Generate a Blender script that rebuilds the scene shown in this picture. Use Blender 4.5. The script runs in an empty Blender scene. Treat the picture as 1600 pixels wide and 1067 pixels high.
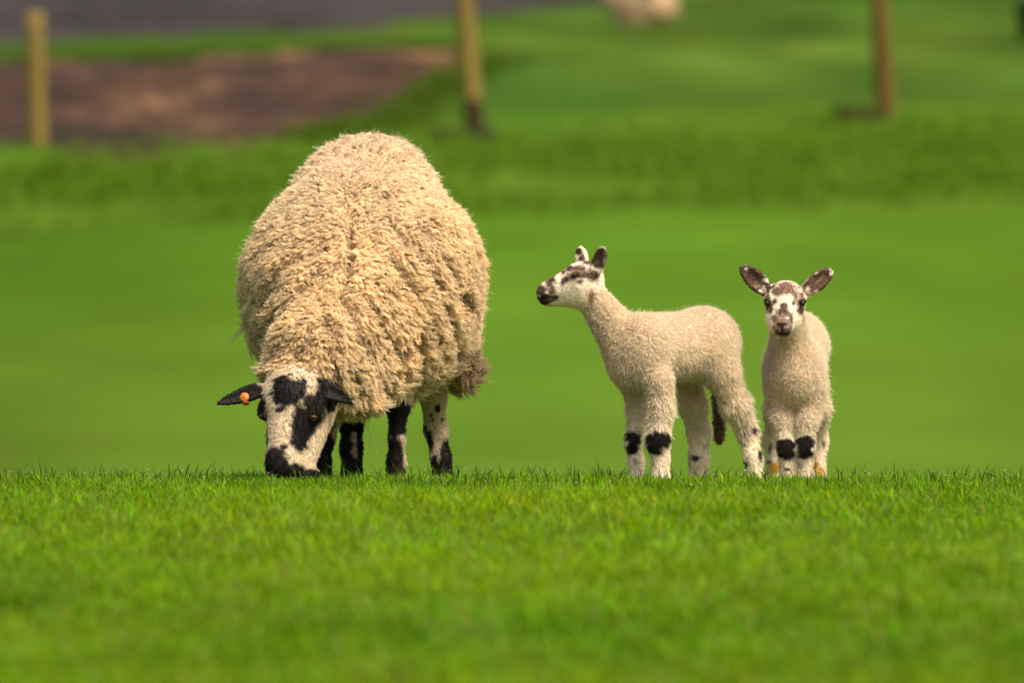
import bpy, math, random
import numpy as np
from mathutils import Vector, Matrix

random.seed(7)
RNG = np.random.default_rng(11)
scene = bpy.context.scene

# ------------------------------------------------------------------ camera
CAM_Z = 0.77                      # eye height above the turf of the crest
FPX = 400.0 / (36.0 / 1600.0)     # focal length in photo pixels
cam_d = bpy.data.cameras.new("camera")
cam = bpy.data.objects.new("camera", cam_d)
scene.collection.objects.link(cam)
cam.location = (0, 0, CAM_Z)
cam.rotation_euler = (math.radians(90) - math.atan(293.5 / FPX), 0, 0)
cam_d.lens = 400
cam_d.sensor_width = 36
cam_d.clip_start = 0.5
cam_d.clip_end = 3000
cam_d.dof.use_dof = True
cam_d.dof.focus_distance = 26.85
cam_d.dof.aperture_fstop = 5.6
cam_d.dof.aperture_blades = 9
scene.camera = cam

# ------------------------------------------------------------------ sky, sun, exposure
SUN_EL, SUN_AZ = 58.0, 136.0       # azimuth measured from +Y (away from the camera) towards +X
world = bpy.data.worlds.new("World")
scene.world = world
world.use_nodes = True
wn = world.node_tree
wn.nodes.clear()
sky = wn.nodes.new("ShaderNodeTexSky")
sky.sky_type = 'NISHITA'
sky.sun_disc = False
sky.sun_elevation = math.radians(SUN_EL)
sky.sun_rotation = math.radians(SUN_AZ)
sky.dust_density = 7.0
sky.air_density = 0.7
sky.ozone_density = 0.0
bg = wn.nodes.new("ShaderNodeBackground")
bg.inputs["Strength"].default_value = 0.15
wo = wn.nodes.new("ShaderNodeOutputWorld")
wn.links.new(sky.outputs[0], bg.inputs[0])
wn.links.new(bg.outputs[0], wo.inputs[0])
sun_d = bpy.data.lights.new("sun", 'SUN')
sun_d.energy = 2.8
sun_d.angle = math.radians(22)
sun_d.color = (1.0, 0.90, 0.75)
sun = bpy.data.objects.new("sun", sun_d)
scene.collection.objects.link(sun)
_el, _az = math.radians(SUN_EL), math.radians(SUN_AZ)
sun_dir = Vector((math.sin(_az) * math.cos(_el), math.cos(_az) * math.cos(_el), math.sin(_el)))
sun.rotation_euler = sun_dir.to_track_quat('Z', 'Y').to_euler()
sun.location = (40, -20, 60)
scene.view_settings.view_transform = 'Standard'
scene.view_settings.look = 'None'
scene.view_settings.gamma = 1.0
scene.view_settings.exposure = 0.32
scene.render.engine = 'CYCLES'
scene.cycles.max_bounces = 8
scene.cycles.use_denoising = True

# ------------------------------------------------------------------ helpers
def srgb(r, g, b):
    v = np.array([r, g, b], float) / 255.0
    return np.where(v <= 0.04045, v / 12.92, ((v + 0.055) / 1.055) ** 2.4)

def tag(o, label=None, cat=None, group=None, kind=None):
    if label: o["label"] = label
    if cat: o["category"] = cat
    if group: o["group"] = group
    if kind: o["kind"] = kind
    return o

def link(o, parent=None):
    scene.collection.objects.link(o)
    if parent is not None:
        o.parent = parent
        o.matrix_parent_inverse = Matrix.Translation(-parent.location)
    return o

def empty(name, loc):
    o = bpy.data.objects.new(name, None)
    o.location = loc
    o.empty_display_size = 0.1
    scene.collection.objects.link(o)
    return o

def smoothstep(a, b, x):
    t = np.clip((x - a) / (b - a), 0, 1)
    return t * t * (3 - 2 * t)

def _hash(ix, iy, iz, seed):
    h = (ix * 374761393 + iy * 668265263 + iz * 2147483647 + seed * 974634777).astype(np.int64)
    h = (h ^ (h >> 13)) * 1274126177 & 0x7fffffff
    h = (h ^ (h >> 16)) & 0xffffff
    return h / float(0xffffff)

def vnoise(p, scale, seed=0):
    """value noise in [-1, 1]; p (n,3)"""
    q = np.asarray(p, float) * scale
    i = np.floor(q).astype(np.int64)
    f = q - i
    f = f * f * (3 - 2 * f)
    out = 0
    for dx in (0, 1):
        wx = f[:, 0] if dx else 1 - f[:, 0]
        for dy in (0, 1):
            wy = f[:, 1] if dy else 1 - f[:, 1]
            for dz in (0, 1):
                wz = f[:, 2] if dz else 1 - f[:, 2]
                out = out + wx * wy * wz * _hash(i[:, 0] + dx, i[:, 1] + dy, i[:, 2] + dz, seed)
    return out * 2 - 1

def fbm(p, scale, seed=0, octv=3):
    a, s, o = 1.0, 0.0, 0
    for k in range(octv):
        o = o + a * vnoise(p, scale * 2 ** k, seed + 17 * k)
        s += a
        a *= 0.5
    return o / s

def norm(v):
    return v / np.maximum(np.linalg.norm(v, axis=-1, keepdims=True), 1e-9)

def P(px, py, d):
    """the point at depth d that stands at photo pixel (px, py)"""
    return np.array([(px - 800.0) / FPX * d, d, CAM_Z - d * (py - 240.0) / FPX])

def mesh_np(name, verts, faces_list, cols=None, smooth=True):
    """faces_list: list of (n,k) int arrays"""
    me = bpy.data.meshes.new(name)
    me.vertices.add(len(verts))
    me.vertices.foreach_set("co", np.asarray(verts, np.float32).ravel())
    loops = np.concatenate([f.ravel() for f in faces_list]).astype(np.int32)
    sizes = np.concatenate([np.full(len(f), f.shape[1], np.int32) for f in faces_list])
    starts = np.concatenate([[0], np.cumsum(sizes)[:-1]]).astype(np.int32)
    me.loops.add(len(loops))
    me.loops.foreach_set("vertex_index", loops)
    me.polygons.add(len(sizes))
    me.polygons.foreach_set("loop_start", starts)
    me.polygons.foreach_set("loop_total", sizes)
    if smooth:
        me.polygons.foreach_set("use_smooth", np.ones(len(sizes), bool))
    if cols is not None:
        a = me.attributes.new("tone", 'FLOAT_COLOR', 'POINT')
        c = np.ones((len(verts), 4), np.float32)
        c[:, :3] = cols
        a.data.foreach_set("color", c.ravel())
    me.update(calc_edges=True)
    return me

# ------------------------------------------------------------------ materials
def new_mat(name):
    m = bpy.data.materials.new(name)
    m.use_nodes = True
    nt = m.node_tree
    nt.nodes.clear()
    out = nt.nodes.new("ShaderNodeOutputMaterial")
    return m, nt, out

def attr_mat(name, rough=0.8, transl=0.0, spec=0.2, sheen=0.0, transl_tint=None):
    m, nt, out = new_mat(name)
    at = nt.nodes.new("ShaderNodeAttribute")
    at.attribute_name = "tone"
    p = nt.nodes.new("ShaderNodeBsdfPrincipled")
    p.inputs["Roughness"].default_value = rough
    p.inputs["Specular IOR Level"].default_value = spec
    p.inputs["Sheen Weight"].default_value = sheen
    nt.links.new(at.outputs["Color"], p.inputs["Base Color"])
    if transl > 0:
        t = nt.nodes.new("ShaderNodeBsdfTranslucent")
        if transl_tint:
            mx = nt.nodes.new("ShaderNodeMixRGB")
            mx.blend_type = 'MULTIPLY'
            mx.inputs[0].default_value = 1.0
            mx.inputs[2].default_value = (*transl_tint, 1)
            nt.links.new(at.outputs["Color"], mx.inputs[1])
            nt.links.new(mx.outputs[0], t.inputs["Color"])
        else:
            nt.links.new(at.outputs["Color"], t.inputs["Color"])
        s = nt.nodes.new("ShaderNodeMixShader")
        s.inputs[0].default_value = transl
        nt.links.new(p.outputs[0], s.inputs[1])
        nt.links.new(t.outputs[0], s.inputs[2])
        nt.links.new(s.outputs[0], out.inputs[0])
    else:
        nt.links.new(p.outputs[0], out.inputs[0])
    return m

def noise_mat(name, stops, scale, rough=0.9, stretch=(1, 1, 1), bump=0.0, detail=5, spec=0.2, bump_scale=None):
    """noise-driven colour ramp in object space"""
    m, nt, out = new_mat(name)
    tc = nt.nodes.new("ShaderNodeTexCoord")
    mp = nt.nodes.new("ShaderNodeMapping")
    mp.inputs["Scale"].default_value = stretch
    nz = nt.nodes.new("ShaderNodeTexNoise")
    nz.inputs["Scale"].default_value = scale
    nz.inputs["Detail"].default_value = detail
    nz.inputs["Roughness"].default_value = 0.6
    cr = nt.nodes.new("ShaderNodeValToRGB")
    el = cr.color_ramp.elements
    while len(el) < len(stops):
        el.new(0.5)
    for e, (pos, c) in zip(el, stops):
        e.position = pos
        e.color = (*c, 1)
    p = nt.nodes.new("ShaderNodeBsdfPrincipled")
    p.inputs["Roughness"].default_value = rough
    p.inputs["Specular IOR Level"].default_value = spec
    L = nt.links.new
    L(tc.outputs["Object"], mp.inputs[0]); L(mp.outputs[0], nz.inputs["Vector"])
    L(nz.outputs[0], cr.inputs[0]); L(cr.outputs[0], p.inputs["Base Color"])
    if bump:
        n2 = nt.nodes.new("ShaderNodeTexNoise")
        n2.inputs["Scale"].default_value = bump_scale or scale * 4
        n2.inputs["Detail"].default_value = 6
        b = nt.nodes.new("ShaderNodeBump")
        b.inputs["Strength"].default_value = bump
        b.inputs["Distance"].default_value = 0.02
        L(mp.outputs[0], n2.inputs["Vector"]); L(n2.outputs[0], b.inputs["Height"]); L(b.outputs[0], p.inputs["Normal"])
    L(p.outputs[0], out.inputs[0])
    return m

# ------------------------------------------------------------------ terrain
_gy = np.array([-400, -40, 0, 26.2, 26.9, 27.6, 28.5, 30, 34, 40, 46, 50, 56, 62, 68, 73.0, 74.5, 77, 79.2, 79.45, 80.0, 82, 86, 92, 100, 120, 140, 180, 260, 420, 800, 2000.])
_gz = np.array([-9, -0.6, -0.05, 0.0, -0.010, -0.042, -0.11, -0.25, -0.56, -0.82, -0.80, -0.66, -0.34, -0.07, 0.19, 0.40, 0.50, 0.74, 0.84, 0.93, 0.95, 1.02, 1.36, 1.56, 1.80, 2.32, 2.90, 4.6, 10, 24, 60, 160.])

def _pchip(x, xs, ys):
    h = np.diff(xs); d = np.diff(ys) / h
    m = np.zeros_like(ys)
    m[0], m[-1] = d[0], d[-1]
    for i in range(1, len(xs) - 1):
        if d[i - 1] * d[i] > 0:
            w1, w2 = 2 * h[i] + h[i - 1], h[i] + 2 * h[i - 1]
            m[i] = (w1 + w2) / (w1 / d[i - 1] + w2 / d[i])
    k = np.clip(np.searchsorted(xs, x) - 1, 0, len(xs) - 2)
    t = (x - xs[k]) / h[k]
    return ((1 + 2 * t) * (1 - t) ** 2 * ys[k] + t * (1 - t) ** 2 * h[k] * m[k]
            + t * t * (3 - 2 * t) * ys[k + 1] + t * t * (t - 1) * h[k] * m[k + 1])

def gz(x, y):
    x = np.atleast_1d(np.asarray(x, float)); y = np.atleast_1d(np.asarray(y, float))
    yy = y - smoothstep(60, 90, y) * 0.22 * x * smoothstep(400, 120, y) * 0.35   # the far bank runs slightly askew
    z = _pchip(yy, _gy, _gz)
    q = np.stack([x, y * 0.6, 0 * x], 1)
    amp = (0.007 + 0.006 * smoothstep(26.0, 24.0, y)) * smoothstep(34, 29, y) + 0.05 * smoothstep(70, 76, y) * smoothstep(400, 120, y)
    z = z + amp * fbm(q, 0.9, 3, 2) + 0.033 * np.clip(x, -12, 12) * smoothstep(58, 76, y)
    return z

def G(px, d, up=0.0):
    x = (px - 800.0) / FPX * d
    return np.array([x, d, gz(x, d)[0] + up])

def sheet(xs, ys, zoff=0.0, zf=None):
    X, Y = np.meshgrid(xs, ys)
    x, y = X.ravel(), Y.ravel()
    z = gz(x, y) + zoff
    if zf is not None:
        z = z + zf(x, y)
    v = np.stack([x, y, z], 1)
    nx, ny = len(xs), len(ys)
    i = np.arange(nx * ny).reshape(ny, nx)
    f = np.stack([i[:-1, :-1], i[:-1, 1:], i[1:, 1:], i[1:, :-1]], -1).reshape(-1, 4)
    return v, f

xs = np.unique(np.concatenate([np.linspace(-900, -12, 24), np.linspace(-12, 12, 161), np.linspace(12, 900, 24)]))
ys = np.unique(np.concatenate([np.linspace(-400, 8, 18), np.linspace(8, 26, 100), np.linspace(26, 31, 60), np.linspace(31, 72, 90),
                               np.linspace(72, 90, 160), np.linspace(90, 150, 100), np.linspace(150, 2000, 60)]))
v, f = sheet(xs, ys)
# pasture tone: mown field smooth, bank and hill rougher; the sward's own colour plus a painted vignette on the field
def pasture_tone(x, y):
    ya = y - 0.077 * x                       # follows the askew run of the bank
    base = np.array([.063, .138, .011])
    near = np.array([.075, .125, .003])
    rough_g = np.array([.057, .112, .011])
    hill = np.array([.045, .088, .012])
    lip = np.array([.060, .122, .010])
    def lerp(c, k, w): return c * (1 - w[:, None]) + k * w[:, None]
    c = np.tile(base, (len(x), 1))
    c = lerp(c, np.array([.079, .148, .015]), smoothstep(66, 52, y))
    c = lerp(c, near, smoothstep(31, 28, y))
    wob = 2.2 * fbm(np.stack([x, .2 * y, 0 * x], 1), .7, 15, 3)
    w_hill = smoothstep(79.0, 80.0, ya)
    c = lerp(c, hill, w_hill)
    c = lerp(c, rough_g, smoothstep(70.0, 75.5, ya + wob) * smoothstep(80.0, 79.0, ya))
    c = lerp(c, lip, smoothstep(79.6, 80.2, ya) * smoothstep(83.0, 81.5, ya) * .8)
    patch = fbm(np.stack([x * .9 + y * .03, y * .10, 0 * x], 1), 1.0, 9, 3)
    fine = fbm(np.stack([x * .25, y, 0 * x], 1), .5, 5)
    mott = fbm(np.stack([x * 1.3, y * .45, 0 * x], 1), .9, 35, 4)
    bankn = fbm(np.stack([x, y * .5, 0 * x], 1), 1.4, 19, 3)
    bank = smoothstep(70.5, 74.5, ya) * smoothstep(80.0, 79.0, ya)
    c = c * np.exp(.08 * fine + .20 * mott + .75 * w_hill * smoothstep(82, 86, ya) * patch + .35 * bank * bankn)[:, None]
    yel = fbm(np.stack([x * .8 + y * .02, y * .12, 0 * x + 4], 1), 1.1, 29, 3)
    c = c * (1 - (.24 * smoothstep(-.6, -2.6, x) + .12 * smoothstep(1.2, 3.0, x)) * smoothstep(44, 48, y) * smoothstep(75, 72, ya))[:, None]  # painted falloff: the field darkens to left and right like a vignette
    c[:, 0] *= np.exp((.13 + .25 * w_hill) * yel)
    return np.clip(c, 0.002, 1)
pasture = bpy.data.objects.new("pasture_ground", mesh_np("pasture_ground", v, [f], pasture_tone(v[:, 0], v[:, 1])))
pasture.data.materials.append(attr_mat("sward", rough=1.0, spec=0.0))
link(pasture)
tag(pasture, kind="structure")

# bare earth bank at the foot of the hill and the dark ploughed ground above it
def strip(name, lo, hi, nu, nv, zoff, lump, mat, seed, edge=6):
    """lo(u), hi(u) -> (x, y) of the lower and upper edge; u in 0..1"""
    u = np.linspace(0, 1, nu); w = np.linspace(0, 1, nv)
    a = np.array([lo(t) for t in u]); b = np.array([hi(t) for t in u])
    z0 = np.zeros(nu)
    wid = np.minimum(np.abs(b[:, 1] - a[:, 1]), 7.0)
    a[:, 1] += .28 * wid * fbm(np.stack([a[:, 0] * 1.6, z0, z0], 1), 1.0, seed + 1, 3); b[:, 1] += .28 * wid * fbm(np.stack([b[:, 0] * 1.6, z0, z0], 1), 1.0, seed + 2, 3)
    X = a[None, :, 0] * (1 - w[:, None]) + b[None, :, 0] * w[:, None]
    Y = a[None, :, 1] * (1 - w[:, None]) + b[None, :, 1] * w[:, None]
    x, y = X.ravel(), Y.ravel()
    ew = np.minimum(np.minimum(w[:, None], 1 - w[:, None]) * edge, 1) * np.minimum(np.minimum(u[None, :], 1 - u[None, :]) * 12, 1)
    q = np.stack([x, y, 0 * x], 1)
    z = gz(x, y) + zoff + lump * ew.ravel() * (0.5 + 0.8 * fbm(q, 2.2, seed, 3)) - 0.05 * (1 - ew.ravel())
    i = np.arange(nu * nv).reshape(nv, nu)
    fc = np.stack([i[:-1, :-1], i[:-1, 1:], i[1:, 1:], i[1:, :-1]], -1).reshape(-1, 4)
    o = bpy.data.objects.new(name, mesh_np(name, np.stack([x, y, z], 1), [fc]))
    o.data.materials.append(mat)
    link(o)
    tag(o, kind="structure")
    return o

def on_ray(px, py):
    """where the line of sight through photo pixel (px, py) meets the far ground"""
    ds = np.linspace(60, 400, 3401)
    z = CAM_Z - ds * (py - 240.0) / FPX
    x = (px - 800.0) / FPX * ds
    k = np.argmax(gz(x, ds) >= z)
    return x[k], ds[k]

def polyline(pts):
    pts = [on_ray(*p) for p in pts]
    n = len(pts) - 1
    def fn(t):
        s = min(t * n, n - 1e-6); k = int(s); r = s - k
        return (pts[k][0] * (1 - r) + pts[k + 1][0] * r, pts[k][1] * (1 - r) + pts[k + 1][1] * r)
    return fn

soil = noise_mat("bare_soil", [(0.32, srgb(44, 40, 22) * .5), (0.44, srgb(86, 60, 38) * .36), (0.55, srgb(112, 80, 54) * .36), (0.66, srgb(158, 118, 78) * .5)], 1.5, bump=0.5, bump_scale=8, stretch=(.8, .35, 1))
strip("earth_bank", polyline([(-330, 236), (0, 232), (250, 228), (480, 222), (560, 208), (640, 172), (700, 134), (728, 112)]),
      polyline([(-330, 118), (0, 112), (250, 100), (480, 92), (560, 90), (640, 88), (700, 92), (730, 104)]), 160, 40, 0.03, 0.10, soil, 31)
plough = noise_mat("ploughed_soil", [(0.3, srgb(44, 35, 30) * .42), (0.5, srgb(72, 64, 58) * .42), (0.7, srgb(92, 84, 78) * .42)], 1.0, bump=0.6, bump_scale=6, stretch=(.4, .2, 1))
strip("ploughed_field", polyline([(-700, 84), (0, 70), (300, 58), (600, 40), (850, 18), (960, 6), (1010, -8)]),
      lambda t: (-60 + 75 * t, 330 + 40 * t), 140, 160, 0.03, 0.12, plough, 47, edge=150)
scarp = noise_mat("scarp_soil", [(0.35, srgb(28, 24, 8) * .5), (0.55, srgb(46, 38, 14) * .5), (0.75, srgb(84, 60, 36) * .6)], 1.6, bump=0.5)
for a, b, c, dn in ((1304, 1390, 191, 7), (670, 780, 222, 6)):
    strip("soil_scar", polyline([(a, c + dn * .7), ((a + b) / 2, c + dn), (b, c + dn * .6)]),
          polyline([(a, c - dn * .4), ((a + b) / 2, c - dn * .8), (b, c - dn * .5)]), 24, 8, 0.045, 0.05, scarp, int(a))

# ------------------------------------------------------------------ grass
def blades(x, y, z, h, w, lean, tone_root, tone_tip, seed, curl=0.5):
    r = np.random.default_rng(seed)
    n = len(x)
    az = r.uniform(0, 2 * np.pi, n)
    la = r.uniform(0, 2 * np.pi, n)
    wd = np.stack([np.cos(az), np.sin(az), 0 * az], 1) * (w / 2)[:, None]
    ld = np.stack([np.cos(la), np.sin(la), 0 * la], 1) * (h * lean)[:, None]
    root = np.stack([x, y, z], 1)
    up = np.zeros((n, 3)); up[:, 2] = h
    mid = root + up * 0.55 + ld * 0.30
    top = root + up * (1 - curl * 0.35 * lean)[:, None] + ld
    V = np.stack([root - wd, root + wd, mid - wd * .85, mid + wd * .85, top], 1).reshape(-1, 3)
    i = (np.arange(n) * 5)[:, None]
    q = i + np.array([[0, 1, 3, 2]])
    t = i + np.array([[2, 3, 4]])
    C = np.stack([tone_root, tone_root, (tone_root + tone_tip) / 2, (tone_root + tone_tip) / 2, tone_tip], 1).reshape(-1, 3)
    return V, [q, t], C

def grass_obj(name, parts, mat, label):
    Vs, Q, T, C, off = [], [], [], [], 0
    for V, (q, t), c in parts:
        Vs.append(V); Q.append(q + off); T.append(t + off); C.append(c); off += len(V)
    o = bpy.data.objects.new(name, mesh_np(name, np.concatenate(Vs), [np.concatenate(Q), np.concatenate(T)], np.concatenate(C), smooth=False))
    o.data.materials.append(mat)
    link(o)
    return tag(o, label, "grass", kind="stuff")

grass_mat = attr_mat("grass_blade", rough=0.55, transl=0.4, spec=0.06, transl_tint=(1.2, 1.1, 0.4))
def turf_points(n, y0, y1, seed, extra=0.75):
    r = np.random.default_rng(seed)
    y = r.uniform(y0, y1, n)
    hw = 0.045 * y + extra
    keep = r.uniform(0, 1, n) < hw / (0.045 * y1 + extra)
    y, hw = y[keep], hw[keep]
    x = r.uniform(-1, 1, len(y)) * hw
    return x, y, r

def turf(n, y0, y1, seed, hmin, hmax, wmin, wmax):
    x, y, r = turf_points(n, y0, y1, seed)
    q = np.stack([x, y, 0 * x], 1)
    cl = .55 * fbm(q, 5.0, 61, 2) + .8 * fbm(q, 16.0, 63, 2); cl2 = fbm(q * [1, .5, 1], 0.9, 71, 2)
    n = len(x)
    h = r.uniform(hmin, hmax, n) * (1 + 0.55 * cl) * (1 + 0.25 * cl2)
    w = r.uniform(wmin, wmax, n)
    lean = r.uniform(0.1, 0.9, n)
    g = np.array([0.142, 0.288, 0.0020]) * np.exp(0.18 * r.normal(size=n) + 0.55 * cl + 0.15 * cl2)[:, None]
    g *= (.90 + .10 * smoothstep(16.5, 22.0, y))[:, None]  # bottom-edge falloff painted into the turf tone nearest the camera
    g[:, 0] *= np.exp(0.22 * r.normal(size=n) + 0.25 * cl2)
    g[:, 2] *= np.exp(0.4 * r.normal(size=n))
    pale = (smoothstep(.05, .55, fbm(q * [1, .8, 1], 11.0, 83, 2)) * .45)[:, None]  # dew highlights painted into the blade colour as pale clumps
    g = g * (1 - pale) + np.array([.24, .36, .055]) * pale
    dry = r.uniform(0, 1, n) < 0.025 * (1 + 2 * (cl > .35))
    g[dry] = np.array([0.30, 0.22, 0.07]) * r.uniform(.6, 1.2, (dry.sum(), 1))
    blue = r.uniform(0, 1, n) < 0.10
    g[blue] = np.array([0.20, 0.33, 0.060]) * r.uniform(.8, 1.2, (blue.sum(), 1))
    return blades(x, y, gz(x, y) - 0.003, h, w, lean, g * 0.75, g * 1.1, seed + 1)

def sprigs(n, seed):
    x, y, r = turf_points(n, 25.6, 27.6, seed)
    n = len(x)
    g = np.array([0.06, 0.12, 0.010]) * np.exp(0.3 * r.normal(size=n))[:, None]
    h = r.uniform(0.035, 0.068, n)
    return blades(x, y, gz(x, y) - 0.003, h, r.uniform(.002, .0035, n), r.uniform(.1, .8, n), g, g * 1.2, seed + 1, curl=.9)

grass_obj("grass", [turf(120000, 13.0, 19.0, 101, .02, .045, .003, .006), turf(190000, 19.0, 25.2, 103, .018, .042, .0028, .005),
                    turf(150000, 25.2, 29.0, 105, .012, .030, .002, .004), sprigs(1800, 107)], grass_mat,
          "short green turf covering the slope in the foreground")

# rough grass on the bank below the fence
r = np.random.default_rng(5)
n = 60000
bx = r.uniform(-5.2, 5.2, n); by = r.uniform(71.0, 79.6, n) + 0.077 * bx
cl = fbm(np.stack([bx, by, 0 * bx], 1), 1.3, 81, 3)
keep = r.uniform(0, 1, n) < np.clip(0.55 + 0.9 * cl, .12, 1) * smoothstep(71.0, 75.5, by - .077 * bx) * .8
bx, by, cl = bx[keep], by[keep], cl[keep]; n = len(bx)
g = np.array([0.125, 0.238, 0.016]) * np.exp(0.2 * r.normal(size=n) - 0.25 * cl)[:, None]
ft = r.uniform(-.05, 1.0, 9000)
fe = polyline([(-330, 118), (0, 112), (250, 100), (480, 92), (560, 90), (640, 88), (700, 92), (730, 104)])
fxy = np.array([fe(max(t, 0)) for t in ft]) + np.stack([r.normal(0, .05, 9000), r.normal(.25, .35, 9000)], 1)
fg = np.array([0.055, 0.10, 0.008]) * np.exp(0.25 * r.normal(size=9000))[:, None]  # fringe coloured dark, painting the overhang's shadow band along the earth bank
fl_ = polyline([(480, 222), (560, 208), (640, 172), (700, 134), (728, 112), (760, 100)])
k_ = r.uniform(0, 1, 9000) < .35
fxy[k_] = np.array([fl_(t) for t in r.uniform(0, 1, k_.sum())]) + np.stack([r.normal(0, .16, k_.sum()), r.normal(.2, .6, k_.sum())], 1)
fg[k_] *= 1.35
fringe = blades(fxy[:, 0], fxy[:, 1], gz(fxy[:, 0], fxy[:, 1]), r.uniform(.05, .14, 9000), r.uniform(.01, .02, 9000), r.uniform(.4, 1.2, 9000), fg * .8, fg * 1.1, 8)
grass_obj("rough_grass", [fringe, blades(bx, by, gz(bx, by) - .01, r.uniform(.06, .16, n) * (1 + .6 * cl), r.uniform(.008, .016, n), r.uniform(.3, 1.1, n), g * .8, g * 1.1, 6)],
          grass_mat, "darker rough grass on the blurred bank below the fence posts")

# dew drops caught on the blade tips along the crest
def ico_drop(c, rad):
    b = np.array([[0, 0, 1], [1, 0, 0], [0, 1, 0], [-1, 0, 0], [0, -1, 0], [0, 0, -1]], float)
    s = 0.70711
    b = np.concatenate([b, np.array([[s, s, 0], [-s, s, 0], [-s, -s, 0], [s, -s, 0], [s, 0, s], [0, s, s], [-s, 0, s], [0, -s, s], [s, 0, -s], [0, s, -s], [-s, 0, -s], [0, -s, -s]])])
    f = []
    for a, e, ae, ta, te, ba, be in ((1, 2, 6, 10, 11, 14, 15), (2, 3, 7, 11, 12, 15, 16), (3, 4, 8, 12, 13, 16, 17), (4, 1, 9, 13, 10, 17, 14)):
        f += [(0, ta, te), (ta, a, ae), (te, ae, e), (ta, ae, te), (5, be, ba), (ba, ae, a), (be, e, ae), (ba, be, ae)]
    f = np.array(f)
    n = len(c)
    V = (c[:, None, :] + b[None] * rad[:, None, None]).reshape(-1, 3)
    F = (np.arange(n) * len(b))[:, None, None] + f[None]
    return V, F.reshape(-1, 3)
x, y, r = turf_points(420, 25.7, 27.5, 301)
c = np.stack([x, y, gz(x, y) + r.uniform(.014, .036, len(x))], 1)
V, F = ico_drop(c, r.uniform(.0006, .0017, len(x)))
dm, nt, out = new_mat("dew_water")
pb = nt.nodes.new("ShaderNodeBsdfPrincipled")
pb.inputs["Base Color"].default_value = (.9, .95, .85, 1); pb.inputs["Roughness"].default_value = 0.03
pb.inputs["Transmission Weight"].default_value = 0.6; pb.inputs["IOR"].default_value = 1.33
nt.links.new(pb.outputs[0], out.inputs[0])
dew = bpy.data.objects.new("dew", mesh_np("dew", V, [F])); dew.data.materials.append(dm)
link(dew); tag(dew, "tiny bright dew drops on the grass tips along the crest", "dew", kind="stuff")

# ------------------------------------------------------------------ implicit bodies
def smin(a, b, k):
    h = np.maximum(k - np.abs(a - b), 0.0) / k
    return np.minimum(a, b) - h * h * k * 0.25

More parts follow.
